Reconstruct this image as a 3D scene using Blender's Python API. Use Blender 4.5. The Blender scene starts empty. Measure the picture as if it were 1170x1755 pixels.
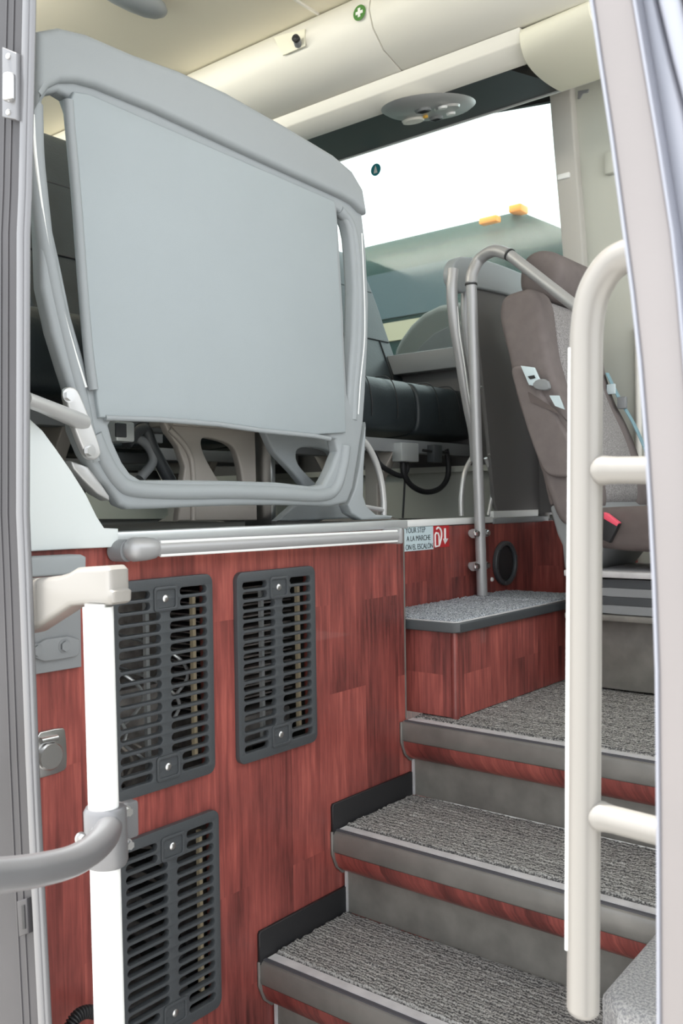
import bpy, bmesh, math, random
from mathutils import Vector, Matrix
random.seed(7)
S = bpy.context.scene
COL = S.collection
# ------------------------------------------------------------ camera
CAM = Vector((0, 0, 1.5)); FPX = 1573.4
yaw, pitch, roll = [math.radians(a) for a in (38.925, -.555, -.848)]
fw = Vector((math.cos(pitch)*math.cos(yaw), math.cos(pitch)*math.sin(yaw), math.sin(pitch)))
rt0 = fw.cross(Vector((0, 0, 1))).normalized(); up0 = rt0.cross(fw)
rt = math.cos(roll)*rt0 + math.sin(roll)*up0
up = -math.sin(roll)*rt0 + math.cos(roll)*up0
cd = bpy.data.cameras.new('camera'); cam = bpy.data.objects.new('camera', cd); COL.objects.link(cam)
M3 = Matrix((rt, up, -fw)).transposed()
cam.matrix_world = Matrix.Translation(CAM) @ M3.to_4x4()
cd.sensor_fit = 'VERTICAL'; cd.sensor_height = 36; cd.lens = FPX/1755*36; cd.clip_start = .05; cd.clip_end = 400
cd.dof.use_dof = True; cd.dof.focus_distance = 2.1; cd.dof.aperture_fstop = 9
S.camera = cam
# ------------------------------------------------------------ light
W = bpy.data.worlds.new('sky'); S.world = W; W.use_nodes = True
W.node_tree.nodes['Background'].inputs[0].default_value = (.93, .97, 1, 1)
W.node_tree.nodes['Background'].inputs[1].default_value = 1.6
sl = bpy.data.lights.new('sun', 'SUN'); so = bpy.data.objects.new('sun', sl); COL.objects.link(so)
sl.energy = 5.0; sl.angle = math.radians(3); sl.color = (1, .95, .88)
so.rotation_euler = Vector((-.16, .22, .96)).to_track_quat('Z', 'Y').to_euler()
S.view_settings.view_transform = 'Standard'; S.view_settings.look = 'None'
S.view_settings.exposure = .75; S.view_settings.gamma = 1; S.view_settings.use_curve_mapping = False

def ray(x, y): return rt*((x-585)/FPX) - up*((y-877.5)/FPX) + fw
def PY(x, y, v): d = ray(x, y); return CAM + d*((v-CAM.y)/d.y)
def PX(x, y, v): d = ray(x, y); return CAM + d*((v-CAM.x)/d.x)
def PZ(x, y, v): d = ray(x, y); return CAM + d*((v-CAM.z)/d.z)
def yz(pts, v): return [(PY(a, b, v).x, PY(a, b, v).z) for a, b in pts]     # outline in an upright plane along the coach's width
def xz(pts, v): return [(PX(a, b, v).y, PX(a, b, v).z) for a, b in pts]     # outline in an upright plane along its length

# ------------------------------------------------------------ materials
def mat(name, col, rough=.5, metal=0, bump=0, bscale=200, var=0, vscale=6, coat=0, spec=.5, col2=None, trans=0, emis=0):
    m = bpy.data.materials.new(name); m.use_nodes = True; N = m.node_tree.nodes; L = m.node_tree.links
    b = N['Principled BSDF']; b.inputs['Base Color'].default_value = (*col, 1)
    b.inputs['Roughness'].default_value = rough; b.inputs['Metallic'].default_value = metal
    b.inputs['Coat Weight'].default_value = coat; b.inputs['Specular IOR Level'].default_value = spec
    tc = N.new('ShaderNodeTexCoord')
    if var or col2:
        n = N.new('ShaderNodeTexNoise'); n.inputs['Scale'].default_value = vscale; n.inputs['Detail'].default_value = 6
        L.new(tc.outputs['Object'], n.inputs['Vector'])
        r = N.new('ShaderNodeValToRGB'); r.color_ramp.elements[0].position = .32; r.color_ramp.elements[1].position = .68
        c2 = col2 or tuple(c*(1-var) for c in col)
        r.color_ramp.elements[0].color = (*c2, 1); r.color_ramp.elements[1].color = (*col, 1)
        L.new(n.outputs['Fac'], r.inputs['Fac']); L.new(r.outputs['Color'], b.inputs['Base Color'])
    if bump:
        n = N.new('ShaderNodeTexNoise'); n.inputs['Scale'].default_value = bscale; n.inputs['Detail'].default_value = 3
        L.new(tc.outputs['Object'], n.inputs['Vector'])
        k = N.new('ShaderNodeBump'); k.inputs['Strength'].default_value = bump; k.inputs['Distance'].default_value = .002
        L.new(n.outputs['Fac'], k.inputs['Height']); L.new(k.outputs['Normal'], b.inputs['Normal'])
    return m
M = {}
M['silver'] = mat('silver_paint', (.42, .42, .43), .40, .35, .06, 900)
M['silver_light'] = mat('light_silver_paint', (.60, .60, .60), .35, .45, .05, 900)
M['grey_plastic'] = mat('light_grey_plastic', (.31, .335, .35), .5, 0, .12, 700, .05, 3)
M['panel'] = mat('pale_blue_grey_panel', (.33, .37, .39), .5, 0, .15, 900, .04, 4)
M['mid_plastic'] = mat('mid_grey_plastic', (.24, .25, .26), .45, 0, .1, 600)
M['dark_plastic'] = mat('charcoal_plastic', (.06, .066, .072), .38, 0, .25, 500)
M['black'] = mat('black_rubber', (.018, .018, .02), .55, 0, .1, 500)
M['cream'] = mat('cream_lining', (.80, .75, .62), .6, 0, .08, 300)
M['cream_light'] = mat('off_white_lining', (.82, .80, .74), .5, 0, .05, 300)
M['cream_cap'] = mat('pale_cream_plastic', (.84, .82, .69), .5)
M['grey_lining'] = mat('grey_green_lining', (.52, .53, .48), .6, 0, .05, 300)
M['pillar'] = mat('warm_grey_lining', (.50, .485, .455), .6)
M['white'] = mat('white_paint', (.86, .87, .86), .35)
M['ltpanel'] = mat('pale_panel', (.66, .70, .70), .45)
M['leather'] = mat('black_leather', (.034, .044, .050), .42, 0, .35, 120, .25, 9)
M['fabric'] = mat('taupe_fabric', (.20, .172, .168), .95, 0, .5, 900, .12, 25, spec=.2)
M['fabric2'] = mat('speckled_taupe_fabric', (.42, .40, .40), .95, 0, .5, 900, .55, 260, spec=.2)
M['fabric3'] = mat('dark_taupe_fabric', (.15, .125, .12), .95, 0, .5, 900, .1, 30, spec=.2)
M['lamp'] = mat('added_fill_glow', (1, .97, .90)); _b = M['lamp'].node_tree.nodes['Principled BSDF']; _b.inputs['Emission Color'].default_value = (1, .95, .86, 1); _b.inputs['Emission Strength'].default_value = 8  # glow for the added interior fill strip, no known lamp
M['steel'] = mat('brushed_steel', (.62, .62, .62), .3, 1, .05, 400)
M['alu'] = mat('aluminium', (.72, .75, .76), .35, .6)
M['castings'] = mat('taupe_painted_casting', (.40, .365, .33), .5, .25, .08, 300)
M['riser'] = mat('scuffed_grey_vinyl', (.24, .23, .21), .42, .1, .1, 90, .3, 14)
M['nosing'] = mat('grey_rubber_nosing', (.23, .22, .205), .38, .15, .08, 200, .3, 9)
M['nosing_strip'] = mat('light_grip_strip', (.64, .63, .64), .5, .1, .1, 500, .2, 20)
M['nosing_groove'] = mat('dark_groove', (.07, .07, .08), .5)
M['dark_panel'] = mat('dark_grey_panel', (.13, .125, .125), .55, 0, .1, 500)
M['tinted'] = mat('dark_trim_panel', (.018, .018, .022), .4)
M['rail'] = mat('pale_rail_paint', (.31, .295, .275), .35, .2, .05, 900)
M['arm'] = mat('silver_arm_paint', (.22, .22, .23), .38, .5, .05, 900)
M['jamb'] = mat('dark_jamb_metal', (.060, .057, .062), .45, .15, .06, 400, .25, 5)
M['post'] = mat('silver_post_paint', (.27, .25, .25), .42, .3, .04, 300, .1, 4)
M['post_rib'] = mat('pale_seal', (.33, .34, .39), .35, .3)
M['sign_blue'] = mat('pale_blue_sign', (.62, .74, .78), .4)
M['sign_red'] = mat('red_sign', (.50, .03, .035), .4)
M['ink'] = mat('dark_ink', (.03, .05, .06), .5)
M['green'] = mat('green_sticker', (.07, .22, .04), .4)
M['teal'] = mat('teal_sticker', (.02, .25, .30), .4)
M['amber'] = mat('amber_lens', (.90, .30, .03), .3)
M['yellow'] = mat('yellow_button', (.9, .50, .05), .3)
M['foam'] = mat('yellow_foam', (.50, .42, .28), .8)
M['clutter'] = mat('dusty_machine_metal', (.42, .39, .37), .6, .2, .2, 60, .5, 30)
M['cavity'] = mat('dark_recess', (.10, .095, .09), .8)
M['bus'] = mat('dark_teal_coach_paint', (.020, .042, .038), .8, 0, 0, 0, .12, 2.2, spec=.15)
M['busglass'] = mat('coach_window', (.026, .050, .058), .5)
M['beige'] = mat('beige_band', (.30, .27, .18), .5)
M['van'] = mat('dark_van_paint', (.012, .012, .014), .6)
M['vanroof'] = mat('olive_van_roof', (.014, .016, .013), .7)
M['belt'] = mat('blue_grey_webbing', (.22, .36, .42), .6)
M['beltlight'] = mat('pale_buckle', (.60, .70, .74), .35)
M['pink'] = mat('red_button', (.85, .10, .16), .4)
M['ground'] = mat('pale_asphalt', (.50, .49, .47), .9, 0, .4, 60, .2, 3)
M['carpetdark'] = mat('black_floor_edge', (.03, .03, .032), .8, 0, .5, 300)

def carpet(name, c1, c2, rib=True):
    m = bpy.data.materials.new(name); m.use_nodes = True; N = m.node_tree.nodes; L = m.node_tree.links
    b = N['Principled BSDF']; b.inputs['Roughness'].default_value = .95; b.inputs['Specular IOR Level'].default_value = .15
    tc = N.new('ShaderNodeTexCoord')
    n = N.new('ShaderNodeTexNoise'); n.inputs['Scale'].default_value = 260; n.inputs['Detail'].default_value = 4; n.inputs['Roughness'].default_value = .7
    L.new(tc.outputs['Object'], n.inputs['Vector'])
    w = N.new('ShaderNodeTexWave'); w.bands_direction = 'X'; w.inputs['Scale'].default_value = 32; w.inputs['Distortion'].default_value = 2.2
    w.inputs['Detail'].default_value = 2; w.inputs['Detail Scale'].default_value = 6
    L.new(tc.outputs['Object'], w.inputs['Vector'])
    mx = N.new('ShaderNodeMix'); mx.data_type = 'FLOAT'; mx.inputs[0].default_value = .16 if rib else .05
    L.new(n.outputs['Fac'], mx.inputs[2]); L.new(w.outputs['Fac'], mx.inputs[3])
    r = N.new('ShaderNodeValToRGB'); r.color_ramp.elements[0].position = .41; r.color_ramp.elements[1].position = .60
    r.color_ramp.elements[0].color = (*c1, 1); r.color_ramp.elements[1].color = (*c2, 1)
    L.new(mx.outputs[0], r.inputs['Fac']); L.new(r.outputs['Color'], b.inputs['Base Color'])
    k = N.new('ShaderNodeBump'); k.inputs['Strength'].default_value = .9; k.inputs['Distance'].default_value = .004
    L.new(mx.outputs[0], k.inputs['Height']); L.new(k.outputs['Normal'], b.inputs['Normal'])
    return m
M['carpet'] = carpet('ribbed_grey_carpet', (.075, .074, .075), (.50, .49, .47))
M['carpet2'] = carpet('blue_grey_carpet', (.10, .115, .14), (.66, .70, .76), False)
M['carpet3'] = carpet('pale_speckled_carpet', (.24, .24, .25), (.48, .47, .46), False)

def wood(name, k=1.0):
    m = bpy.data.materials.new(name); m.use_nodes = True; N = m.node_tree.nodes; L = m.node_tree.links
    b = N['Principled BSDF']; b.inputs['Roughness'].default_value = .38; b.inputs['Coat Weight'].default_value = .15
    tc = N.new('ShaderNodeTexCoord'); sx = N.new('ShaderNodeSeparateXYZ'); L.new(tc.outputs['Object'], sx.inputs[0])
    ad = N.new('ShaderNodeMath'); ad.operation = 'ADD'; L.new(sx.outputs[0], ad.inputs[0]); L.new(sx.outputs[1], ad.inputs[1])
    cb = N.new('ShaderNodeCombineXYZ'); L.new(sx.outputs[2], cb.inputs[0]); L.new(ad.outputs[0], cb.inputs[1])
    br = N.new('ShaderNodeTexBrick'); L.new(cb.outputs[0], br.inputs['Vector'])
    br.inputs['Scale'].default_value = 1; br.inputs['Brick Width'].default_value = .62; br.inputs['Row Height'].default_value = .15
    br.inputs['Mortar Size'].default_value = 0.0; br.offset = .37; br.inputs['Bias'].default_value = 0
    br.inputs['Color1'].default_value = (0, 0, 0, 1); br.inputs['Color2'].default_value = (1, 1, 1, 1)
    mp = N.new('ShaderNodeMapping'); mp.inputs['Scale'].default_value = (3.2, 60, 1); L.new(cb.outputs[0], mp.inputs['Vector'])
    # each plank gets its own stretch of grain
    sc = N.new('ShaderNodeVectorMath'); sc.operation = 'SCALE'; sc.inputs['Scale'].default_value = 9.0; L.new(br.outputs['Color'], sc.inputs[0])
    va = N.new('ShaderNodeVectorMath'); va.operation = 'ADD'; L.new(mp.outputs[0], va.inputs[0]); L.new(sc.outputs[0], va.inputs[1])
    n = N.new('ShaderNodeTexNoise'); n.inputs['Scale'].default_value = 1.4; n.inputs['Detail'].default_value = 8; n.inputs['Roughness'].default_value = .62; n.inputs['Distortion'].default_value = .6
    L.new(va.outputs[0], n.inputs['Vector'])
    n2 = N.new('ShaderNodeTexNoise'); n2.inputs['Scale'].default_value = 5.5; n2.inputs['Detail'].default_value = 4
    mp2 = N.new('ShaderNodeMapping'); mp2.inputs['Scale'].default_value = (.8, 2.6, 1); L.new(cb.outputs[0], mp2.inputs['Vector'])
    va2 = N.new('ShaderNodeVectorMath'); va2.operation = 'ADD'; L.new(mp2.outputs[0], va2.inputs[0]); L.new(sc.outputs[0], va2.inputs[1]); L.new(va2.outputs[0], n2.inputs['Vector'])
    def ma(op, a, bb):
        q = N.new('ShaderNodeMath'); q.operation = op
        for i, v in enumerate((a, bb)):
            if isinstance(v, (int, float)): q.inputs[i].default_value = v
            else: L.new(v, q.inputs[i])
        return q.outputs[0]
    g = N.new('ShaderNodeSeparateColor'); L.new(br.outputs['Color'], g.inputs[0])
    f = ma('ADD', ma('MULTIPLY', n.outputs['Fac'], .85), ma('ADD', ma('MULTIPLY', n2.outputs['Fac'], .75), ma('MULTIPLY', g.outputs[0], .24)))
    f = ma('MULTIPLY', f, .63)
    r = N.new('ShaderNodeValToRGB'); e = r.color_ramp.elements
    e[0].position = .38; e[0].color = (.075*k, .020*k, .018*k, 1); e[1].position = .74; e[1].color = (.40*k, .105*k, .085*k, 1)
    x = e.new(.5); x.color = (.17*k, .042*k, .037*k, 1)
    x = e.new(.62); x.color = (.27*k, .066*k, .056*k, 1)
    L.new(f, r.inputs['Fac']); L.new(r.outputs['Color'], b.inputs['Base Color'])
    return m
M['wood'] = wood('red_mahogany_planks')

def glass(name, tint, mix):
    m = bpy.data.materials.new(name); m.use_nodes = True; N = m.node_tree.nodes; L = m.node_tree.links
    N.remove(N['Principled BSDF']); o = N['Material Output']
    t = N.new('ShaderNodeBsdfTransparent'); t.inputs[0].default_value = (*tint, 1)
    g = N.new('ShaderNodeBsdfGlossy'); g.inputs['Roughness'].default_value = .12
    d = N.new('ShaderNodeBsdfDiffuse'); d.inputs[0].default_value = (.8, .85, .85, 1)
    a = N.new('ShaderNodeMixShader'); a.inputs[0].default_value = mix; L.new(t.outputs[0], a.inputs[1]); L.new(d.outputs[0], a.inputs[2])
    c = N.new('ShaderNodeMixShader'); c.inputs[0].default_value = .025; L.new(a.outputs[0], c.inputs[1]); L.new(g.outputs[0], c.inputs[2])
    L.new(c.outputs[0], o.inputs[0]); return m
M['glass'] = glass('window_glass', (.90, .97, .95), .03)

# ------------------------------------------------------------ helpers
def obj(name, bm, m, parent=None, smooth=True, bevel=0, seg=2):
    if isinstance(bm, bpy.types.Mesh): me = bm
    else:
        bmesh.ops.recalc_face_normals(bm, faces=bm.faces[:])
        me = bpy.data.meshes.new(name); bm.to_mesh(me); bm.free()
    o = bpy.data.objects.new(name, me); COL.objects.link(o)
    for k in (m if isinstance(m, (list, tuple)) else [m]): me.materials.append(M[k])
    if parent is not None:
        o.parent = parent
        if parent.type == 'EMPTY': o.matrix_parent_inverse = Matrix.Translation(-parent.location)
    if smooth:
        for p in me.polygons: p.use_smooth = True
    if bevel:
        b = o.modifiers.new('bevel', 'BEVEL'); b.width = bevel; b.segments = seg; b.limit_method = 'ANGLE'; b.angle_limit = math.radians(35); b.harden_normals = False
    if smooth:
        es = o.modifiers.new('edges', 'EDGE_SPLIT'); es.split_angle = math.radians(38)
    return o
def tag(o, label, cat, group=None):
    o['label'] = label; o['category'] = cat
    if group: o['group'] = group
    return o
def thing(name, label, cat, loc, group=None):
    o = bpy.data.objects.new(name, None); COL.objects.link(o); o.location = loc; o.empty_display_size = .05
    return tag(o, label, cat, group)
def struct(name, bm, m, parent=None, **k):
    o = obj(name, bm, m, parent, **k)
    if parent is None: o['kind'] = 'structure'
    return o
def copytree(o, parent=None):
    c = o.copy(); COL.objects.link(c)
    if parent is not None: c.parent = parent
    for ch in list(o.children): copytree(ch, c)
    return c
def B(): return bmesh.new()
def box(bm, x0, x1, y0, y1, z0, z1):
    v = [bm.verts.new((x, y, z)) for x in (x0, x1) for y in (y0, y1) for z in (z0, z1)]
    for f in ((0, 1, 3, 2), (4, 6, 7, 5), (0, 4, 5, 1), (2, 3, 7, 6), (0, 2, 6, 4), (1, 5, 7, 3)): bm.faces.new([v[i] for i in f])
    return bm
def smoothpath(pts, n=6):
    P = [Vector(p) for p in pts]; out = []
    for i in range(len(P)-1):
        a = P[i-1] if i else P[i]*2-P[i+1]; b = P[i]; c = P[i+1]; d = P[i+2] if i+2 < len(P) else P[i+1]*2-P[i]
        for k in range(n):
            t = k/n; out.append(.5*((2*b)+(c-a)*t+(2*a-5*b+4*c-d)*t*t+(3*b-a-3*c+d)*t**3))
    return out+[P[-1]]
def tube(bm, pts, r, seg=20, rs=None, caps=True, flat=1.0, flatdir=None):
    P = [Vector(p) for p in pts]; rings = []; nrm = None
    for i, p in enumerate(P):
        t = (P[min(i+1, len(P)-1)]-P[max(i-1, 0)]).normalized()
        if nrm is None:
            h = flatdir if flatdir is not None else (Vector((0, 0, 1)) if abs(t.z) < .9 else Vector((0, 1, 0)))
            nrm = (h-t*h.dot(t)).normalized()
        else: nrm = (nrm-t*nrm.dot(t)).normalized()
        bi = t.cross(nrm); rr = rs[i] if rs else r
        rings.append([bm.verts.new(p+nrm*math.cos(2*math.pi*k/seg)*rr*flat+bi*math.sin(2*math.pi*k/seg)*rr) for k in range(seg)])
    for a, b in zip(rings, rings[1:]):
        for k in range(seg): bm.faces.new((a[k], a[(k+1) % seg], b[(k+1) % seg], b[k]))
    if caps: bm.faces.new(rings[0][::-1]); bm.faces.new(rings[-1])
    return bm
def rtube(bm, a, b, r, seg=24, e=.4):      # straight bar with rounded ends
    a = Vector(a); b = Vector(b); t = (b-a).normalized(); pts = []; rs = []
    for k in range(6):
        q = k/5*math.pi/2; pts.append(a+t*r*e*(1-math.cos(q))-t*0); rs.append(max(r*math.sin(q), r*.02))
    pts2 = []; rs2 = []
    for k in range(6):
        q = (5-k)/5*math.pi/2; pts2.append(b-t*r*e*(1-math.cos(q))); rs2.append(max(r*math.sin(q), r*.02))
    return tube(bm, pts+pts2, r, seg, pts and rs+rs2)
def screw(bm, c, n, r, h):
    c = Vector(c); n = Vector(n).normalized()
    return tube(bm, [c, c+n*h*.55, c+n*h*.85, c+n*h], r, 14, [r, r*.96, r*.7, r*.25])
def hexbolt(bm, c, n, r, h):
    c = Vector(c); n = Vector(n).normalized()
    tube(bm, [c, c+n*h*.25], r*1.35, 20); return tube(bm, [c+n*h*.25, c+n*h], r, 6)
def poly_mesh(loops, plane, a0, a1, bev=0, res=2):
    """filled 2D outline (first loop outer, rest holes) given thickness and rounded edges; plane 'y': (x,z) at y a0..a1; 'x': (y,z); 'z': (x,y)"""
    cu = bpy.data.curves.new('tmp', 'CURVE'); cu.dimensions = '2D'; cu.fill_mode = 'BOTH'
    for lp in loops:
        s = cu.splines.new('POLY'); s.points.add(len(lp)-1); s.use_cyclic_u = True
        for q, p in zip(s.points, lp): q.co = (p[0], p[1], 0, 1)
    th = abs(a1-a0); cu.extrude = max(th/2-bev, 0); cu.bevel_depth = bev; cu.bevel_resolution = res; cu.offset = -bev
    o = bpy.data.objects.new('tmp', cu); COL.objects.link(o)
    dg = bpy.context.evaluated_depsgraph_get(); me = bpy.data.meshes.new_from_object(o.evaluated_get(dg)); bpy.data.objects.remove(o); bpy.data.curves.remove(cu)
    mid = (a0+a1)/2
    for v in me.vertices:
        x, y, z = v.co
        v.co = {'y': (x, mid+z, y), 'x': (mid+z, x, y), 'z': (x, y, mid+z)}[plane]
    bm = bmesh.new(); bm.from_mesh(me); bpy.data.meshes.remove(me)
    bmesh.ops.remove_doubles(bm, verts=bm.verts[:], dist=1e-5)
    return bm
def rrect(x0, x1, y0, y1, r, n=6):
    out = []
    for cx, cy, a in ((x1-r, y1-r, 0), (x0+r, y1-r, 90), (x0+r, y0+r, 180), (x1-r, y0+r, 270)):
        for k in range(n+1):
            t = math.radians(a+90*k/n); out.append((cx+r*math.cos(t), cy+r*math.sin(t)))
    return out
def chaikin(p, n=2):
    for _ in range(n):
        q = []
        for i in range(len(p)):
            a = p[i]; b = p[(i+1) % len(p)]
            q += [(a[0]*.75+b[0]*.25, a[1]*.75+b[1]*.25), (a[0]*.25+b[0]*.75, a[1]*.25+b[1]*.75)]
        p = q
    return p
def ell(cx, cy, rx, ry, n=28): return [(cx+rx*math.cos(2*math.pi*k/n), cy+ry*math.sin(2*math.pi*k/n)) for k in range(n)]
def prof(bm, pts, axis, a0, a1, closed=True):
    """sweep a profile along an axis: axis 'y' takes (x,z) points, 'x' takes (y,z)"""
    f = (lambda p, a: (p[0], a, p[1])) if axis == 'y' else (lambda p, a: (a, p[0], p[1]))
    A = [bm.verts.new(f(p, a0)) for p in pts]; C = [bm.verts.new(f(p, a1)) for p in pts]; n = len(pts)
    for i in range(n if closed else n-1): bm.faces.new((A[i], A[(i+1) % n], C[(i+1) % n], C[i]))
    if closed: bm.faces.new(A); bm.faces.new(C[::-1])
    return bm
def text_mesh(s, size, x, y, z, m, parent, name='lettering', sx=1.0):
    cu = bpy.data.curves.new('t', 'FONT'); cu.body = s; cu.size = size; cu.extrude = .0002
    o = bpy.data.objects.new('t', cu); COL.objects.link(o); dg = bpy.context.evaluated_depsgraph_get()
    me = bpy.data.meshes.new_from_object(o.evaluated_get(dg)); bpy.data.objects.remove(o)
    for v in me.vertices: v.co = (x+v.co.x*sx, y-v.co.z, z+v.co.y)
    return obj(name, me, m, parent, smooth=False)

WY = 1.5        # stairwell side panel
SY = 1.68       # set-back riser with the sign
Z1, Z2, Z3, ZP, ZF = .44, .665, .885, 1.165, 1.425
FX = 3.40       # far side wall
# ------------------------------------------------------------ ground outside
struct('floor_outside', box(B(), -25, 40, -25, 60, -.1, 0), 'ground', smooth=False)
# ------------------------------------------------------------ coach shell
bm = B(); box(bm, .80, FX+.05, SY+.004, 7.5, ZF-.06, ZF); box(bm, .96, 2.13, WY+.01, SY+.003, ZF-.06, ZF)
struct('floor', bm, 'carpetdark', smooth=False)
struct('ceiling', box(B(), .80, FX+.05, -.1, 7.5, 3.28, 3.36), 'cream', smooth=False)
for k, yy in enumerate((2.15, 4.2)):
    struct('trim_%d' % (k+1), box(B(), .85, 2.57, yy-.004, yy+.004, 3.272, 3.28), 'cream_light', smooth=False)
# far side wall with its window opening (window front edge at the pillar)
wy0, wy1, wz0, wz1 = 1.56, 7.3, 2.09, 3.17
bm = poly_mesh([[(SY+.02, ZF), (7.5, ZF), (7.5, 3.28), (1.50, 3.28), (1.50, 1.45), (SY+.02, 1.45)], [(wy0, wz0), (wy1, wz0), (wy1, wz1), (wy0, wz1)]], 'x', FX, FX+.06)
struct('wall_far', bm, 'dark_panel', smooth=False)
struct('wall_rear', box(B(), .80, FX+.05, 7.5, 7.56, 0, 3.36), 'dark_panel', smooth=False)
# near side wall behind the door: windows above the floor line
bm = poly_mesh([[(1.36, 0), (7.5, 0), (7.5, 3.3), (1.36, 3.3)], [(1.9, 2.1), (7.2, 2.1), (7.2, 3.02), (1.9, 3.02)]], 'x', .76, .80)
struct('wall_near', bm, 'pillar', smooth=False)
bm = box(B(), .76, .80, -.1, 1.36, 2.98, 3.36); struct('wall_header', bm, 'pillar', smooth=False)
win = struct('window_1', poly_mesh([[(wy0-.01, wz0-.02), (wy1+.01, wz0-.02), (wy1+.01, wz1+.01), (wy0-.01, wz1+.01)], [(wy0+.012, wz0+.01), (wy1-.012, wz0+.01), (wy1-.012, wz1-.012), (2.1, wz1-.02), (wy0+.012, wz1-.085)]], 'x', FX+.005, FX+.03), 'tinted', smooth=False)
obj('pane', box(B(), FX+.015, FX+.021, wy0, wy1, wz0, wz1), 'glass', win, smooth=False)
win2 = struct('window_2', poly_mesh([[(1.89, 2.09), (7.21, 2.09), (7.21, 3.03), (1.89, 3.03)], [(1.91, 2.11), (7.19, 2.11), (7.19, 3.01), (1.91, 3.01)]], 'x', .765, .79), 'tinted', smooth=False)
obj('pane', box(B(), .775, .78, 1.9, 7.2, 2.1, 3.02), 'glass', win2, smooth=False)
# sill band
p0 = PX(690, 608, 3.36); p1 = PX(700, 641, 3.36)
struct('trim_3', box(B(), 3.335, 3.399, 1.75, 7.3, p1.z, p0.z), 'mid_plastic', bevel=.006)
o = bpy.data.objects['trim_3']; o['kind'] = 'structure'
# pillar cover and side panel by the driver
lf = [(939, 120), (948, 235), (961, 386), (966, 450), (985, 640), (1000, 800)]
bm = poly_mesh([xz(lf+[(a+38-k*1, b) for k, (a, b) in enumerate(lf)][::-1], 3.345)], 'x', 3.335, 3.395, .008)
struct('wall_pillar', bm, 'pillar')
struct('wall_driver_side', poly_mesh([[(1.55, .885), (-.1, .885), (-.1, 3.25), (1.60, 3.25)]], 'x', 3.375, 3.398), 'grey_lining', smooth=False)
struct('trim_4', tube(B(), [PX(1092, 560, 3.36), PX(1094, 740, 3.36), PX(1094, 800, 3.36)], .012, 10), 'cream_light')
struct('wall_front', box(B(), 1.2, 3.43, -.14, -.1, 0, 1.9), 'grey_lining', smooth=False)

# stairwell side panel with the three vent openings
VW, VH = .272, .438
VX = [(1.116, .912), (1.462, .908), (1.124, .392)]
loops = [[(.945, 0), (2.26, 0), (2.26, Z3-.012), (2.135, Z3-.012), (2.135, 1.425), (.945, 1.425)]]
for x, z in VX: loops.append(rrect(x+.012, x+VW-.012, z+.012, z+VH-.012, .01))
struct('wall_stair', poly_mesh(loops, 'y', WY, WY+.018), 'wood', smooth=False)
struct('trim_5', box(B(), 2.132, 2.1365, WY-.002, SY, Z3+.002, 1.424), 'nosing', smooth=False)
# recess behind the vents
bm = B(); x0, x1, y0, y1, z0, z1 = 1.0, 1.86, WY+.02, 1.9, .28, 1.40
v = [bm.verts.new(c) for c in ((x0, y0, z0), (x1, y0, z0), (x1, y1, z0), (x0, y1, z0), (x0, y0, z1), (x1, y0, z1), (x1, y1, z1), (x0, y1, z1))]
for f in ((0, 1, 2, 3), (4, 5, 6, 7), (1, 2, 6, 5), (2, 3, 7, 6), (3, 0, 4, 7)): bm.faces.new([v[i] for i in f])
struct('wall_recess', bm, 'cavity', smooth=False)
# machinery in the recess
hu = thing('heater_unit', 'dusty grey heater machinery behind the three black vent grilles', 'heater', (1.4, 1.75, .285))
bm = B(); box(bm, 1.05, 1.82, 1.80, 1.88, .285, 1.38); obj('back_plate', bm, 'clutter', hu, smooth=False)
bm = B()
for k in range(26): box(bm, 1.50, 1.80, 1.63, 1.79, 1.0+.0145*k, 1.004+.0145*k)
obj('radiator_fins', bm, 'clutter', hu, smooth=False)
bm = B()
bm.free()
for q in ((1.09, 1.22, 1.60, 1.79, 1.02, 1.36), (1.225, 1.36, 1.63, 1.79, .93, 1.10), (1.50, 1.76, 1.60, 1.79, .90, .98), (1.1, 1.4, 1.6, 1.79, .30, .42)):
    obj('housing', box(B(), *q), 'clutter', hu, bevel=.008)
for k in range(9):
    rz = .95+random.random()*.33; xx = 1.12+random.random()*.22
    obj('wire', tube(B(), smoothpath([(xx, 1.78, rz+.05), (xx+.02, 1.60, rz+.02), (xx+.07, 1.585, rz-.04), (xx+.04, 1.62, rz-.10), (xx+.12, 1.78, rz-.12)]), .004, 8), 'castings' if k % 2 else 'alu', hu)
for k in range(4):
    obj('hose', tube(B(), smoothpath([(1.25+.05*k, 1.79, .8-.09*k), (1.28+.03*k, 1.60, .78-.09*k), (1.34, 1.6, .72-.08*k), (1.39, 1.79, .66-.07*k)]), .014, 10), 'black', hu)
for x, z in VX: obj('foam_seal', box(B(), x+VW-.027, x+VW-.018, WY+.024, WY+.034, z+.03, z+VH-.05), 'foam', hu, smooth=False)
for x, z in VX[:2]: obj('bracket', box(B(), x+.115, x+.124, WY+.024, WY+.034, z+.03, z+VH-.05), 'alu', hu, smooth=False)

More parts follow.
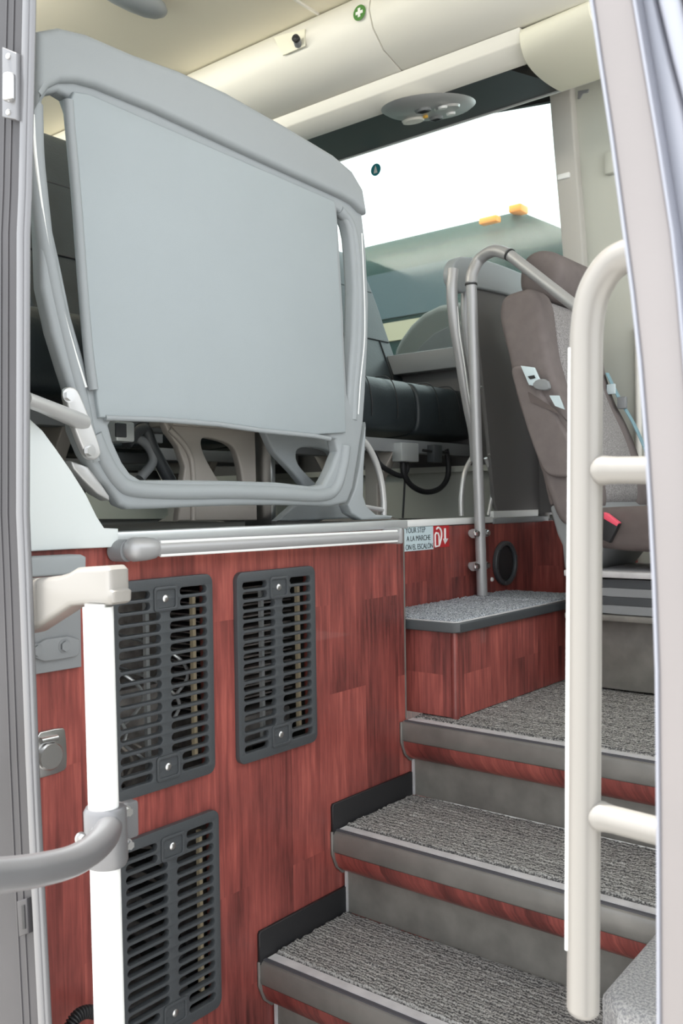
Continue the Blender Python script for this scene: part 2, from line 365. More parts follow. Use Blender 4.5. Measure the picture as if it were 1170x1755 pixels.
# vent grilles
def vent(x, z, label):
    t = thing('vent_grille', label, 'vent', (x, WY, z), 'black vent grilles in the wood panel')
    lp = [rrect(x, x+VW, z, z+VH, .020)]; n = 17; p = (VH-.040)/n; h = p*.345
    for k in range(n):
        zc = z+.020+p*(k+.5); tab = k < 2 or k > n-3
        for a, b in (((.018, .098) if tab else (.018, .125)), ((.178, .254) if tab else (.150, .254))):
            lp.append(rrect(x+a, x+b, zc-h, zc+h, h*.98, 4))
    obj('grille', poly_mesh(lp, 'y', WY-.013, WY+.003, .0022, 1), 'dark_plastic', t)
    for zc in (z+.020+p, z+VH-.020-p):
        obj('screw_tab', poly_mesh([rrect(x+.106, x+.170, zc-.026, zc+.026, .008), rrect(x+.113, x+.163, zc-.019, zc+.019, .006)], 'y', WY-.017, WY-.010, .0018, 1), 'dark_plastic', t)
        obj('screw', screw(B(), (x+.138, WY-.011, zc), (0, -1, 0), .0085, .006), 'steel', t)
    return t
v1 = vent(*VX[0], 'black slatted vent grille directly behind the white pole, upper left')
v2 = vent(*VX[1], 'black slatted vent grille in open wood panel, right of the other two, nearest the steps')
v3 = vent(*VX[2], 'lower black slatted vent grille beneath the one behind the white pole')

# floor edge trims
struct('trim_6', box(B(), 1.118, 2.15, WY-.006, WY+.05, 1.425, 1.449), 'alu', bevel=.003)
struct('trim_7', box(B(), 2.137, 2.96, SY-.0025, SY+.05, 1.420, 1.442), 'white', bevel=.003)
struct('trim_8', box(B(), 2.96, FX, SY-.006, SY+.05, 1.415, 1.436), 'mid_plastic', bevel=.003)
struct('trim_9', box(B(), 3.02, FX-.02, SY+.03, SY+.05, 1.437, 1.462), 'white', smooth=False)
struct('wall_driver_kick', box(B(), 3.355, 3.373, 1.30, SY-.001, Z3+.006, 1.417), 'wood', smooth=False)
struct('wall_riser', box(B(), 2.137, FX+.05, SY, SY+.02, Z3-.1, 1.417), 'wood', smooth=False)

# white quarter panel
pts = yz([(30, 700), (45, 715), (70, 738), (95, 772), (120, 808), (145, 848), (163, 885), (176, 905), (200, 906), (200, 934), (190, 938), (120, 941), (30, 946)], WY-.01)
tag(obj('quarter_panel', poly_mesh([pts], 'y', WY-.016, WY-.002, .003), 'ltpanel'), 'pale panel with a curved edge beside the left door jamb, above the wood', 'panel')

# horizontal rail on panel
t = thing('handrail', 'short horizontal silver rail along the top of the wood panel', 'handrail', (1.6, 1.47, 1.40))
ry = 1.455
a = PY(262, 941, ry); b = PY(678, 918.5, ry)
obj('tube', tube(B(), [a, b], .0155, 24), 'silver', t)
for dz in (.0135, -.0135):
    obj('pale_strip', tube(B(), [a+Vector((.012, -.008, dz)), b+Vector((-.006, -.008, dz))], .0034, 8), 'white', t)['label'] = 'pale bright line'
c = PY(228, 942, ry)
obj('end_cap', tube(B(), [c+Vector((-.022, 0, 0)), c+Vector((-.018, 0, 0)), c+Vector((-.008, 0, 0)), c, c+Vector((.03, 0, 0)), c+Vector((.05, 0, 0)), c+Vector((.055, 0, 0))], .024, 24, [.004, .014, .021, .024, .0235, .021, .018]), 'silver', t)
obj('mount', tube(B(), [c+Vector((-.006, .008, -.002)), c+Vector((-.012, .042, -.002))], .022, 20), 'mid_plastic', t)
obj('end_bracket', box(B(), b.x-.004, b.x+.012, ry-.018, WY-.001, b.z-.022, b.z+.022), 'silver', t, bevel=.006)

# sign
t = thing('step_warning_sign', 'pale blue and red warning sign with black capitals on the set-back wood riser', 'sign', (2.65, SY-.002, 1.33))
s0 = PY(684, 900, SY-.003); s1 = PY(743, 940, SY-.003); s2 = PY(770, 936, SY-.003)
zt = 1.419; zb = PY(720, 943, SY).z
obj('plate', box(B(), s0.x, s1.x, SY-.002, SY, zb, zt), 'sign_blue', t, smooth=False)
obj('red_panel', box(B(), s1.x, s2.x, SY-.002, SY, zb+.004, zt), 'sign_red', t, smooth=False)['label'] = 'red pictogram half'
for s, (px, py), (qx, _) in (('YOUR STEP', (695, 914), (729, 0)), ('A LA MARCHE', (697, 928), (737.5, 0)), ('ON EL ESCALÓN', (695, 943), (741.5, 0))):
    p = PY(px, py, SY-.0035); q = PY(qx, py, SY-.0035)
    o = text_mesh(s, .0245, p.x, SY-.003, p.z, 'ink', t)
    w = max(v.co.x for v in o.data.vertices)-min(v.co.x for v in o.data.vertices); k = (q.x-p.x)/w
    for v in o.data.vertices: v.co.x = p.x+(v.co.x-p.x)*k
xr = s1.x; w = s2.x-s1.x
bm = B()
def stroke(bm, pts, r=.0032): return tube(bm, [(x, SY-.0025, z) for x, z in pts], r, 8, flat=1)
h = zt-zb
stroke(bm, [(xr+w*u, zb+h*v) for u, v in ((.1, .1), (.1, .62), (.16, .7), (.28, .68), (.34, .55), (.34, .12), (.1, .1))])
stroke(bm, smoothpath([(xr+w*u, 0, zb+h*v) for u, v in ((.18, .86), (.32, .93), (.47, .8), (.5, .55), (.42, .3), (.34, .12))], 4) and [(p.x, p.z) for p in smoothpath([(xr+w*u, 0, zb+h*v) for u, v in ((.18, .86), (.32, .93), (.47, .8), (.5, .55), (.42, .3), (.34, .12))], 4)])
stroke(bm, [(xr+w*.72, zb+h*.88), (xr+w*.72, zb+h*.35)], .004)
tube(bm, [(xr+w*.72, SY-.0025, zb+h*.42), (xr+w*.72, SY-.0025, zb+h*.18)], .01, 8, [.012, .0005])
obj('pictogram', bm, 'white', t)

# round speaker
t = thing('round_speaker', 'round black speaker grille beside the bolted pole on the wood riser', 'speaker', (3.1, SY, 1.3))
c = PY(862, 965, SY); rr = (PY(862, 927, SY).z-PY(862, 1003, SY).z)/2
obj('ring', poly_mesh([ell(c.x, c.z, rr, rr, 36), ell(c.x, c.z, rr*.80, rr*.80, 36)], 'y', SY-.018, SY, .004), 'dark_plastic', t)
obj('cone', tube(B(), [(c.x, SY, c.z), (c.x, SY-.008, c.z), (c.x, SY-.011, c.z)], rr*.82, 36, [rr*.82, rr*.78, rr*.6]), 'black', t)
for k in range(6):
    a = k*math.pi/3+.3; obj('screw', screw(B(), (c.x+rr*.9*math.cos(a), SY-.017, c.z+rr*.9*math.sin(a)), (0, -1, 0), .005, .004), 'dark_plastic', t)
p = PY(842, 993, SY); tag(obj('screw_cover', screw(B(), (p.x, SY, p.z), (0, -1, 0), .008, .008), 'white'), 'tiny white screw cap left of the round black speaker', 'screw cap')

# ------------------------------------------------------------ steps
FY = .50
def step(name, x, z, xback, label, ylo=.35, depth_wood=.06, zbelow=None, yhi=WY):
    t = thing(name, label, 'step', (x, 1.0, z-.2), 'entrance steps')
    yh = yhi-.002
    # nosing: rounded front with grip strip and groove on top
    P = [(x+.055, z-.002), (x+.012, z-.002), (x+.003, z-.006), (x, z-.014), (x, z-.052), (x+.004, z-.058), (x+.055, z-.058)]
    obj('nosing', prof(B(), P, 'y', ylo, yh), 'nosing', t, bevel=.002)
    obj('grip_strip', box(B(), x+.019, x+.045, ylo, yh-.012, z-.004, z+.0015), 'nosing_strip', t, smooth=False)['label'] = 'pale grip strip'
    obj('groove', box(B(), x+.009, x+.019, ylo, yh-.006, z-.004, z+.0002), 'nosing_groove', t, smooth=False)
    # wood skirt curving under
    P = [(x+.004, z-.058), (x+.007, z-.075), (x+.018, z-.098), (x+.035, z-.112), (x+.055, z-.118), (x+.07, z-.118), (x+.07, z-.058)]
    obj('wood_skirt', prof(B(), P, 'y', ylo, yh-.004), 'wood', t)
    zb = zbelow if zbelow else z-.22
    obj('riser', box(B(), x+.05, x+.07, ylo, yh-.004, zb, z-.10), 'riser', t, smooth=False)
    if zbelow: obj('corner_bead', box(B(), x+.046, x+.052, yh-.012, yh-.004, zb, z-.118), 'nosing_strip', t, smooth=False)
    obj('end_seal', poly_mesh([[(x-.004, z-.004), (x-.004, z-.060), (x+.012, z-.098), (x+.036, z-.120), (x+.046, z-.120), (x+.022, z-.096), (x+.004, z-.06), (x+.004, z-.004)]], 'y', yh-.006, yh+.001), 'nosing', t, smooth=False)
    # tread with raised carpet
    bm = B(); nx = 60; ny = int((yh-.02-ylo)/.006); X0 = x+.047; X1 = xback; Y0 = ylo; Y1 = yh-.006
    obj('carpet', carpet_grid(X0, X1, Y0, Y1, z), 'carpet', t)
    return t
def carpet_grid(X0, X1, Y0, Y1, z, h=.008, cell=.0075):
    bm = B(); nx = max(2, int((X1-X0)/cell)); ny = max(2, int((Y1-Y0)/cell)); g = []
    for i in range(nx+1):
        row = []
        for j in range(ny+1):
            e = 0 if i in (0, nx) or j in (0, ny) else h+random.uniform(-.0022, .0022)+.0012*math.sin(i*cell*2*math.pi/.022)
            row.append(bm.verts.new((X0+(X1-X0)*i/nx+(random.uniform(-.002, .002)), Y0+(Y1-Y0)*j/ny+random.uniform(-.002, .002)*(0 < j < ny), z-.003+e)))
        g.append(row)
    for i in range(nx):
        for j in range(ny): bm.faces.new((g[i][j], g[i+1][j], g[i+1][j+1], g[i][j+1]))
    return bm
step('stair_step', 1.23, .22, 1.572, 'lowest step tucked under the bottom edge of the picture', zbelow=0, ylo=.605)
step('stair_step', 1.523, Z1, 1.844, 'lower carpeted step, nearest the camera, with a pale grip strip', zbelow=.226, ylo=.605)
step('stair_step', 1.795, Z2, 2.15, 'middle carpeted step between the lowest tread and the upper landing', zbelow=Z1+.001, ylo=.605)
step('stair_landing', 2.106, Z3, FX-.03, 'upper carpeted landing with the wood half step standing on it', zbelow=Z2+.001)
# black skirting caps on the wood panel
for k, (a, b, zz) in enumerate(((1.522, 1.868, Z1), (1.795, 2.150, Z2))):
    struct('baseboard_%s' % ('lower', 'upper')[k], poly_mesh([[(a, zz-.01), (b, zz-.01), (b, zz+.066), (a+.004, zz+.066), (a, zz+.060)]], 'y', WY-.009, WY), 'black', smooth=False)

# half step (wood box with carpet top)
t = thing('half_step', 'small wood-sided half step with blue-grey carpet top on the landing', 'step', (2.6, 1.5, Z3))
hx0, hx1, hy0 = 2.19, 3.05, 1.366
obj('wood_body', poly_mesh([[(hx0, SY-.001), (hx0, hy0+.012), (hx0+.004, hy0+.004), (hx0+.012, hy0), (hx1, hy0), (hx1, SY-.001)]], 'z', Z3+.008, ZP-.033), 'wood', t)
obj('corner_bead', tube(B(), [(hx0+.008, hy0+.008, Z3+.004), (hx0+.008, hy0+.008, ZP-.03)], .012, 16), 'wood', t)
o = poly_mesh([[(hx0-.018, SY-.001), (hx0-.018, hy0), (hx0-.004, hy0-.018), (hx1, hy0-.018), (hx1, SY-.001)]], 'z', ZP-.032, ZP-.004, .004)
obj('edge_trim', o, 'dark_plastic', t)
obj('trim_highlight', poly_mesh([[(hx0-.010, SY-.01), (hx0-.010, hy0+.002), (hx0, hy0-.010), (hx1, hy0-.010), (hx1, hy0-.004), (hx0+.004, hy0-.004), (hx0-.004, hy0+.005), (hx0-.004, SY-.01)]], 'z', ZP-.005, ZP-.001), 'nosing_strip', t, smooth=False)
obj('carpet_top', carpet_grid(hx0-.003, hx1, hy0-.003, SY-.003, ZP, .006), 'carpet2', t)

# pale carpeted ledge on the front side of the stairwell
zl = .75
e0 = PZ(1032, 1702, zl); e1 = PZ(1120, 1582, zl)
yl = .56
tag(obj('stair_ledge', poly_mesh([[(1.28, .1), (1.30, yl-.02), (1.34, yl+.02), (1.9, yl+.036), (1.95, .1)]], 'z', .1, zl, .02, 3), 'carpet3'), 'pale carpeted ledge below the big grab rail at the lower right corner', 'ledge')

# ------------------------------------------------------------ near partition
PYL = 1.53
outer = [(56, 58), (85, 55), (132, 66), (212, 100), (289, 127), (371, 164), (477, 223), (556, 270), (588, 297), (607, 329), (614, 371), (620, 424), (625, 520), (624, 587), (619, 680), (616, 723), (606, 790), (598, 837), (588, 862), (560, 868), (471, 865.5), (400, 866), (338, 868), (260, 872), (215, 873), (198, 866), (187, 848), (180, 836), (165, 822), (150, 800), (137, 780), (120, 739), (113, 670), (102, 636), (82, 571), (65, 493), (61, 380), (52, 300), (46, 195), (46, 80)]
lslot = [(67, 175), (74, 164), (93, 160), (109, 170), (116, 191), (120, 235), (126, 273), (134, 383), (139, 431), (147, 534), (157, 650), (155, 664), (149, 664), (137, 616), (116, 544), (99, 462), (85, 399), (76, 314), (69, 246), (66, 197)]
bslot = [(186, 720), (275, 721), (373, 728), (449, 739), (538, 748), (568, 754), (572, 774), (560, 805), (547, 830), (530, 834), (471, 827), (382, 824), (293, 823), (235, 823), (217, 812), (203, 792), (187, 757), (180, 730)]
rslot = [(571, 362), (574, 364), (582, 373), (589, 389), (593, 409), (596, 444), (599, 498), (597, 575), (593, 631), (590, 682), (588, 675), (584, 600), (582, 542), (577, 453)]
t = thing('seat_partition', 'large pale grey partition with a blank panel and rounded frame at left', 'partition', (1.5, PYL, ZF))
loops = [yz(p, PYL) for p in (outer, lslot, bslot, rslot)]
obj('frame', poly_mesh(loops, 'y', PYL-.016, PYL+.022, .011, 4), 'grey_plastic', t)
pan = [(124, 158), (150, 162), (570, 345), (574, 372), (577, 453), (582, 542), (588, 675), (590, 742), (538, 745), (449, 736), (373, 725), (275, 718), (168, 716), (164, 690), (153, 590), (140, 400), (128, 250), (121, 200), (119, 170)]
obj('panel', poly_mesh([yz(pan, PYL-.02)], 'y', PYL-.026, PYL-.004, .004, 2), 'panel', t)
# upright rib along the panel's left edge, seam line at its top
rib = smoothpath([PY(a, b, PYL-.024) for a, b in ((117, 172), (121, 230), (130, 330), (141, 480), (151, 600), (160, 668))])
obj('panel_edge', tube(B(), rib, .010, 12), 'grey_plastic', t)
obj('panel_edge', tube(B(), [PY(a, b, PYL-.024) for a, b in ((180, 716), (275, 719), (373, 727), (449, 738), (538, 747), (565, 752))], .006, 10), 'grey_plastic', t)
hd = [(48, 62), (85, 55), (132, 66), (212, 100), (289, 127), (371, 164), (477, 223), (556, 270), (588, 297), (607, 329), (614, 371), (604, 366), (590, 352), (571, 342), (400, 265), (250, 196), (150, 156), (118, 148), (90, 148), (70, 158), (58, 176), (46, 196)]
hdp = yz(hd, PYL)
obj('header', poly_mesh([hdp], 'y', PYL-.034, PYL+.04, .014, 4), 'grey_plastic', t)
# bottom tube lip
obj('bottom_tube', tube(B(), smoothpath([PY(a, b, PYL-.012) for a, b in ((160, 745), (178, 788), (200, 822), (225, 838), (300, 843), (400, 843), (480, 846), (545, 849), (572, 838), (585, 800), (590, 765))]), .017, 16), 'grey_plastic', t)
# reflective strips on the side tubes
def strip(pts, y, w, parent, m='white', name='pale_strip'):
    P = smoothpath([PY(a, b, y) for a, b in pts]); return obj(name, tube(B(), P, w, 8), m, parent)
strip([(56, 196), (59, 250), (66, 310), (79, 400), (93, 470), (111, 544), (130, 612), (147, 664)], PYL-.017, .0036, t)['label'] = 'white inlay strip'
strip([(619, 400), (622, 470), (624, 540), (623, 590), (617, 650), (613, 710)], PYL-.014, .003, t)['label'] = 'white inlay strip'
# side tube roundness
obj('side_tube', tube(B(), smoothpath([PY(a, b, PYL-.004) for a, b in ((58, 180), (60, 260), (66, 330), (74, 400), (86, 470), (101, 540), (118, 610), (136, 680), (148, 740), (162, 790))]), .017, 16), 'grey_plastic', t)
obj('side_tube', tube(B(), smoothpath([PY(a, b, PYL-.004) for a, b in ((580, 360), (596, 380), (605, 410), (611, 470), (612, 540), (610, 600), (605, 660), (602, 720))]), .0155, 16), 'grey_plastic', t)
# mounting bracket with bolts, brace tube
br = [(108, 664), (122, 664), (132, 676), (168, 770), (166, 783), (155, 790), (143, 784), (135, 768), (122, 735), (112, 700), (106, 680)]
bo = obj('bracket_plate', poly_mesh([chaikin(yz(br, PYL-.03), 2)], 'y', PYL-.042, PYL-.024, .004, 2), 'silver_light', t)
for a, b in ((117, 678), (153, 773)): obj('bolt', hexbolt(B(), PY(a, b, PYL-.041), (0, -1, 0), .010, .008), 'steel', bo)
obj('brace_tube', tube(B(), [PY(44, 684, 1.42), PY(70, 694, 1.43), PY(142, 724, PYL-.03)], .0135, 16, [.0135, .0135, .017]), 'silver_light', t)
# foot bracket and looped leg on the right
leg = [(617, 724), (611, 760), (606, 800), (598, 838), (586, 866), (592, 880), (610, 891), (660, 889), (663, 884), (634, 882), (618, 868), (612, 850), (613, 800), (616, 760)]
fo = obj('foot_bracket', poly_mesh([yz(leg, PYL+.02)], 'y', PYL-.002, PYL+.035, .005, 2), 'grey_plastic', t)
obj('looped_leg', tube(B(), smoothpath([PY(a, b, PYL+.08) for a, b in ((614, 750), (628, 762), (643, 790), (653, 825), (657, 860), (657, 884))]), .0095, 12), 'silver_light', t)
obj('loop_rung', tube(B(), [PY(620, 868, PYL+.06), PY(655, 874, PYL+.08)], .007, 10), 'silver_light', t)
obj('lower_fin', poly_mesh([yz([(120, 790), (150, 800), (170, 826), (186, 850), (186, 858), (165, 846), (140, 822), (124, 804)], PYL)], 'y', PYL-.004, PYL+.03, .004), 'silver_light', t)

# ------------------------------------------------------------ coach seats (black leather pair)
def seat_pair(x0, yfront, label):
    """pair of seats facing the front of the coach; x0 left edge, yfront the front of the cushions"""
    t = thing('coach_seat', label, 'seat', (x0+.44, yfront+.3, ZF), 'black leather coach seats')
    zc = ZF+.34
    for k in range(2):
        cx = x0+.445*k
        P = chaikin([(yfront, zc+.02), (yfront+.01, zc+.19), (yfront+.10, zc+.215), (yfront+.44, zc+.17), (yfront+.48, zc+.02), (yfront+.44, zc-.01), (yfront+.06, zc-.01)], 3)
        obj('cushion', prof(B(), P, 'x', cx+.006, cx+.436), 'leather', t, bevel=.014, seg=3)
        for u in (.14, .30):
            obj('seam', tube(B(), smoothpath([(cx+u, yfront-.001, zc+.05), (cx+u, yfront+.001, zc+.12), (cx+u, yfront+.03, zc+.198), (cx+u, yfront+.11, zc+.214), (cx+u, yfront+.4, zc+.175)]), .0022, 6), 'black', t)
        # backrest leaning back, with headrest roll and side bolster outline
        P = [(0, .02), (.02, .30), (.03, .62), (.07, .77), (.12, .79), (.17, .75), (.18, .60), (.15, .30), (.13, .02)]
        P = chaikin([(yfront+.31+.34*b+a, zc+.12+b) for a, b in P], 2)
        bk = obj('backrest', prof(B(), P, 'x', cx+.006, cx+.436), 'leather', t, bevel=.03, seg=4)
        def yb(b): return yfront+.31+.34*b+b*.06
        for hz in (.34, .58):
            obj('seam', tube(B(), [(cx+.02, yb(hz)-.002, zc+.12+hz), (cx+.42, yb(hz)-.002, zc+.12+hz)], .003, 6), 'black', bk)
        for u in (.09, .35):
            obj('seam', tube(B(), [(cx+u, yb(.04), zc+.16), (cx+u, yb(.34)-.002, zc+.46)], .003, 6), 'black', bk)
    obj('frame_beam', box(B(), x0+.01, x0+.87, yfront+.02, yfront+.07, zc-.075, zc-.025), 'mid_plastic', t, bevel=.004)
    obj('frame_beam', box(B(), x0+.01, x0+.87, yfront+.34, yfront+.40, zc-.075, zc-.025), 'mid_plastic', t, bevel=.004)
    P = [(yfront+.02, zc-.07), (yfront+.42, zc-.07), (yfront+.36, zc-.16), (yfront+.32, ZF+.03), (yfront+.40, ZF), (yfront-.02, ZF), (yfront+.10, ZF+.03), (yfront+.10, zc-.2)]
    hole = [(yfront+.16, zc-.12), (yfront+.29, zc-.12), (yfront+.26, ZF+.06), (yfront+.16, ZF+.06)]
    obj('pedestal', poly_mesh([P, hole], 'x', x0+.30, x0+.34, .006), 'castings', t)
    return t
far0 = seat_pair(2.52, 2.0, 'black leather seat pair by the far window, seen right of the partition')
# details that only the front pair shows
fr = far0
p0 = PY(686, 758, 1.99); p1 = PY(716, 792, 1.99)
obj('control_box', box(B(), p0.x, p1.x, 1.985, 2.03, p1.z, p0.z), 'alu', fr, bevel=.003)
obj('cable', tube(B(), smoothpath([PY(a, b, 2.02) for a, b in ((690, 792), (692, 812), (705, 832), (728, 843), (752, 838), (766, 820), (768, 795), (764, 770))]), .011, 10), 'black', fr)
obj('cable', tube(B(), smoothpath([PY(a, b, 2.03) for a, b in ((640, 772), (650, 795), (672, 810), (690, 815), (698, 800), (690, 780))]), .010, 10), 'black', fr)
obj('cable', tube(B(), smoothpath([PY(a, b, 2.03) for a, b in ((694, 815), (692, 850), (690, 888))]), .004, 8), 'black', fr)
obj('lever', tube(B(), [PY(725, 772, 2.0), PY(768, 776, 2.0)], .006, 8), 'black', fr)
obj('recline_bracket', box(B(), PY(728, 0, 2.0).x, PY(742, 0, 2.0).x, 1.985, 2.02, PY(735, 792, 2.0).z, PY(735, 762, 2.0).z), 'dark_plastic', fr, bevel=.003)
labs = ['black leather seat pair directly behind the large pale partition', 'black leather seat pair in the second row on the door side', 'black leather seat pair in the third row on the door side']
near0 = None
for k, y in enumerate((1.84, 2.72, 3.60)):
    q = seat_pair(.97, y, labs[k]); near0 = near0 or q
labs = ['black leather seat pair in the second row by the far window', 'black leather seat pair in the third row by the far window']
for k, y in enumerate((2.95, 3.85)): seat_pair(2.48, y, labs[k])

# taupe cast pedestals seen through the opening under the panel
t = thing('seat_pedestal', 'taupe metal seat pedestal with oval cut-outs behind the partition opening', 'seat pedestal', (1.6, 1.75, ZF))
yp = 1.72
outl = [(275, 722), (432, 728), (436, 892), (300, 893), (306, 840), (312, 800), (300, 765), (282, 740)]
hole = [(338, 752), (352, 750), (395, 762), (405, 790), (410, 822), (412, 850), (402, 856), (380, 840), (356, 802), (342, 775)]
obj('casting', poly_mesh([yz(outl, yp), chaikin(yz(hole, yp), 2)], 'y', yp-.012, yp+.012, .005, 2), 'castings', t)
obj('flange', box(B(), PY(428, 0, yp).x, PY(436, 0, yp).x, yp-.05, yp+.05, ZF, PY(432, 728, yp).z), 'steel', t, bevel=.002)
obj('rib', tube(B(), smoothpath([PY(a, b, yp-.012) for a, b in ((290, 735), (320, 770), (330, 810), (330, 892))]), .008, 10), 'castings', t)
obj('top_plate', box(B(), PY(270, 0, yp).x, PY(436, 0, yp).x, yp-.03, yp+.06, PY(350, 735, yp).z, PY(350, 725, yp).z), 'castings', t, bevel=.003)
for a, b in ((305, 890), (322, 893), (350, 891), (415, 889)):
    obj('bolt', hexbolt(B(), (PY(a, b, yp-.02).x, yp-.03, ZF+.002), (0, 0, 1), .007, .007), 'steel', t)
t = thing('seat_side_frame', 'grey moulded seat frame with a triangular cut-out, right of the taupe pedestal', 'seat frame', (1.9, 1.66, ZF))
yp = 1.64
outl = [(448, 738), (575, 752), (585, 800), (600, 850), (604, 888), (500, 893), (470, 893), (505, 862), (522, 840), (498, 810), (465, 775)]
hole = [(505, 764), (560, 770), (572, 790), (560, 830), (545, 836), (520, 812), (502, 790)]
obj('frame', poly_mesh([yz(outl, yp), chaikin(yz(hole, yp), 2)], 'y', yp-.01, yp+.016, .006, 3), 'grey_plastic', t)
obj('foot', box(B(), PY(265, 0, yp).x+.5, PY(600, 0, yp).x, yp-.04, yp+.04, ZF, ZF+.012), 'grey_plastic', t, bevel=.003)
# clutter beneath the seats seen through the opening
p = PY(198, 738, 1.70)
t = near0
hb = obj('seat_motor', box(B(), PY(182, 0, 1.70).x, PY(214, 0, 1.70).x, 1.69, 1.83, PY(200, 757, 1.70).z, PY(200, 722, 1.70).z), 'alu', t, bevel=.005)
obj('cover', box(B(), PY(184, 0, 1.69).x, PY(202, 0, 1.69).x, 1.684, 1.691, PY(200, 750, 1.70).z, PY(200, 726, 1.70).z), 'dark_plastic', hb, bevel=.002)
for k, (pp, r, m, lb) in enumerate(((((215, 760), (245, 735), (262, 770), (292, 825)), .016, 'dark_plastic', 'dark hose under the seats right of the small silver box'),
                          (((240, 820), (262, 790), (250, 760), (220, 745)), .012, 'mid_plastic', 'grey hose under the seats crossing the dark hose'))):
    tag(obj('hose', tube(B(), smoothpath([PY(a, b, 1.78) for a, b in pp]), r, 10), m), lb, 'hose')

# ------------------------------------------------------------ far partition (behind the driver)
QY = 1.72
t = thing('driver_partition', 'partition with shade-darkened panel, pale top and curved frame behind the driver seat', 'partition', (3.0, QY, ZF))
pl = [(800, 458), (831, 448), (886, 469), (950, 500), (985, 520), (985, 882), (852, 882), (845, 860), (836, 760), (822, 620), (810, 520)]
obj('panel', poly_mesh([yz(pl, QY)], 'y', QY-.006, QY+.01, .002), 'dark_panel', t)  # the shade on this panel is put into its dark colour
hd = [(766, 462), (772, 446), (786, 440), (831, 448), (886, 469), (960, 503), (960, 548), (873, 509), (821, 497), (796, 494), (786, 505), (776, 500), (766, 480)]
obj('header', poly_mesh([chaikin(yz(hd, QY), 1)], 'y', QY-.022, QY+.02, .008, 3), 'grey_plastic', t)
obj('side_tube', tube(B(), smoothpath([PY(a, b, QY-.012) for a, b in ((776, 462), (774, 500), (778, 550), (788, 610), (796, 660), (803, 700), (812, 745), (815, 790))]), .020, 16), 'silver', t)
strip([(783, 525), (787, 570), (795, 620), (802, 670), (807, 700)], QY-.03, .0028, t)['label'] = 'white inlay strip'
obj('inner_tube', tube(B(), smoothpath([PY(a, b, QY+.005) for a, b in ((797, 500), (797, 545), (803, 610), (812, 690))]), .016, 14), 'silver', t)
obj('looped_foot', tube(B(), smoothpath([PY(a, b, QY+.01) for a, b in ((808, 785), (796, 810), (790, 850), (790, 884))]), .009, 12), 'silver_light', t)
obj('looped_foot', tube(B(), smoothpath([PY(a, b, QY+.01) for a, b in ((832, 785), (841, 815), (842, 850), (836, 884))]), .007, 12), 'silver_light', t)
for a, b in ((824, 664), (838, 780)): obj('screw', screw(B(), PY(a, b, QY-.006), (0, -1, 0), .006, .004), 'steel', t)

# bent pole on the half step
t = thing('bent_handrail', 'bent grey handrail pole rising from the half step and sloping past the driver seat', 'handrail', (2.95, 1.6, ZP))
yr = 1.635
base = Vector((PY(826, 1006, yr).x, yr, ZP+.006))
topp = PY(807, 482, yr)
obj('pole', tube(B(), [base, topp], .0185, 24), 'silver', t)
a0 = PY(807, 486, yr); a1 = PY(809, 468, yr); a2 = PY(822, 444, yr-.02); a3 = PX(850, 430, PY(826, 440, yr).x-.02)
e0 = PX(872, 436, 2.74); e1 = PX(992, 530, 2.70)
obj('elbow', tube(B(), smoothpath([a0, a1, a2, PX(846, 430, 2.76), e0]), .0205, 24), 'silver', t)
obj('sloping_rail', tube(B(), [e0, e1], .0185, 24), 'silver', t)
obj('joint_ring', tube(B(), [e0, e0+(e1-e0).normalized()*.006], .0212, 24), 'black', t)
obj('joint_ring', tube(B(), [a0, a0-Vector((0, 0, .006))], .0212, 24), 'black', t)
for py in (914, 970):
    c = PY(824, py, yr)
    obj('clamp', tube(B(), [c+Vector((-.035, .012, 0)), c+Vector((.035, .012, 0))], .016, 16), 'silver', t)
    obj('stand_off', tube(B(), [c, Vector((c.x, SY, c.z))], .012, 12), 'silver', t)
    for s in (-1, 1): obj('bolt', hexbolt(B(), c+Vector((.036*s, .0, 0)), (0, -1, 0), .010, .012), 'steel', t)

# ------------------------------------------------------------ driver seat
t = thing('driver_seat', 'taupe fabric driver seat with high back and seat belt clips', 'seat', (2.95, 1.2, Z3))
sx = 2.72; sw = .47
prf = [(852, 537), (857, 512), (868, 503), (886, 497), (905, 492), (918, 500), (926, 520), (931, 560), (936, 600), (943, 630), (957, 673), (974, 703), (990, 740), (1010, 800), (1020, 850), (1015, 880), (990, 905), (960, 900), (945, 870), (925, 810), (903, 742), (882, 684), (871, 619), (858, 570)]
P = chaikin(xz(prf, sx), 2)
for dx in (0, sw-.11):
    bb = obj('side_bolster', prof(B(), P, 'x', sx+dx, sx+dx+.11), 'fabric', t, bevel=.024, seg=4)
mid = [(866, 540), (872, 512), (886, 499), (925, 512), (936, 560), (945, 620), (965, 680), (985, 720), (1004, 770), (1018, 830), (1015, 870), (960, 880), (905, 742), (880, 650)]
obj('backrest', prof(B(), chaikin(xz(mid, sx), 2), 'x', sx+.09, sx+sw-.09), 'fabric2', t, bevel=.02, seg=3)['label'] = 'speckled grey centre'
hr = [(888, 472), (893, 452), (901, 437), (920, 427), (940, 428), (958, 436), (966, 455), (960, 490), (940, 515), (905, 512), (889, 498)]
obj('headrest', prof(B(), chaikin(xz(hr, sx+.10), 2), 'x', sx+.09, sx+sw-.09), 'fabric', t, bevel=.035, seg=4)
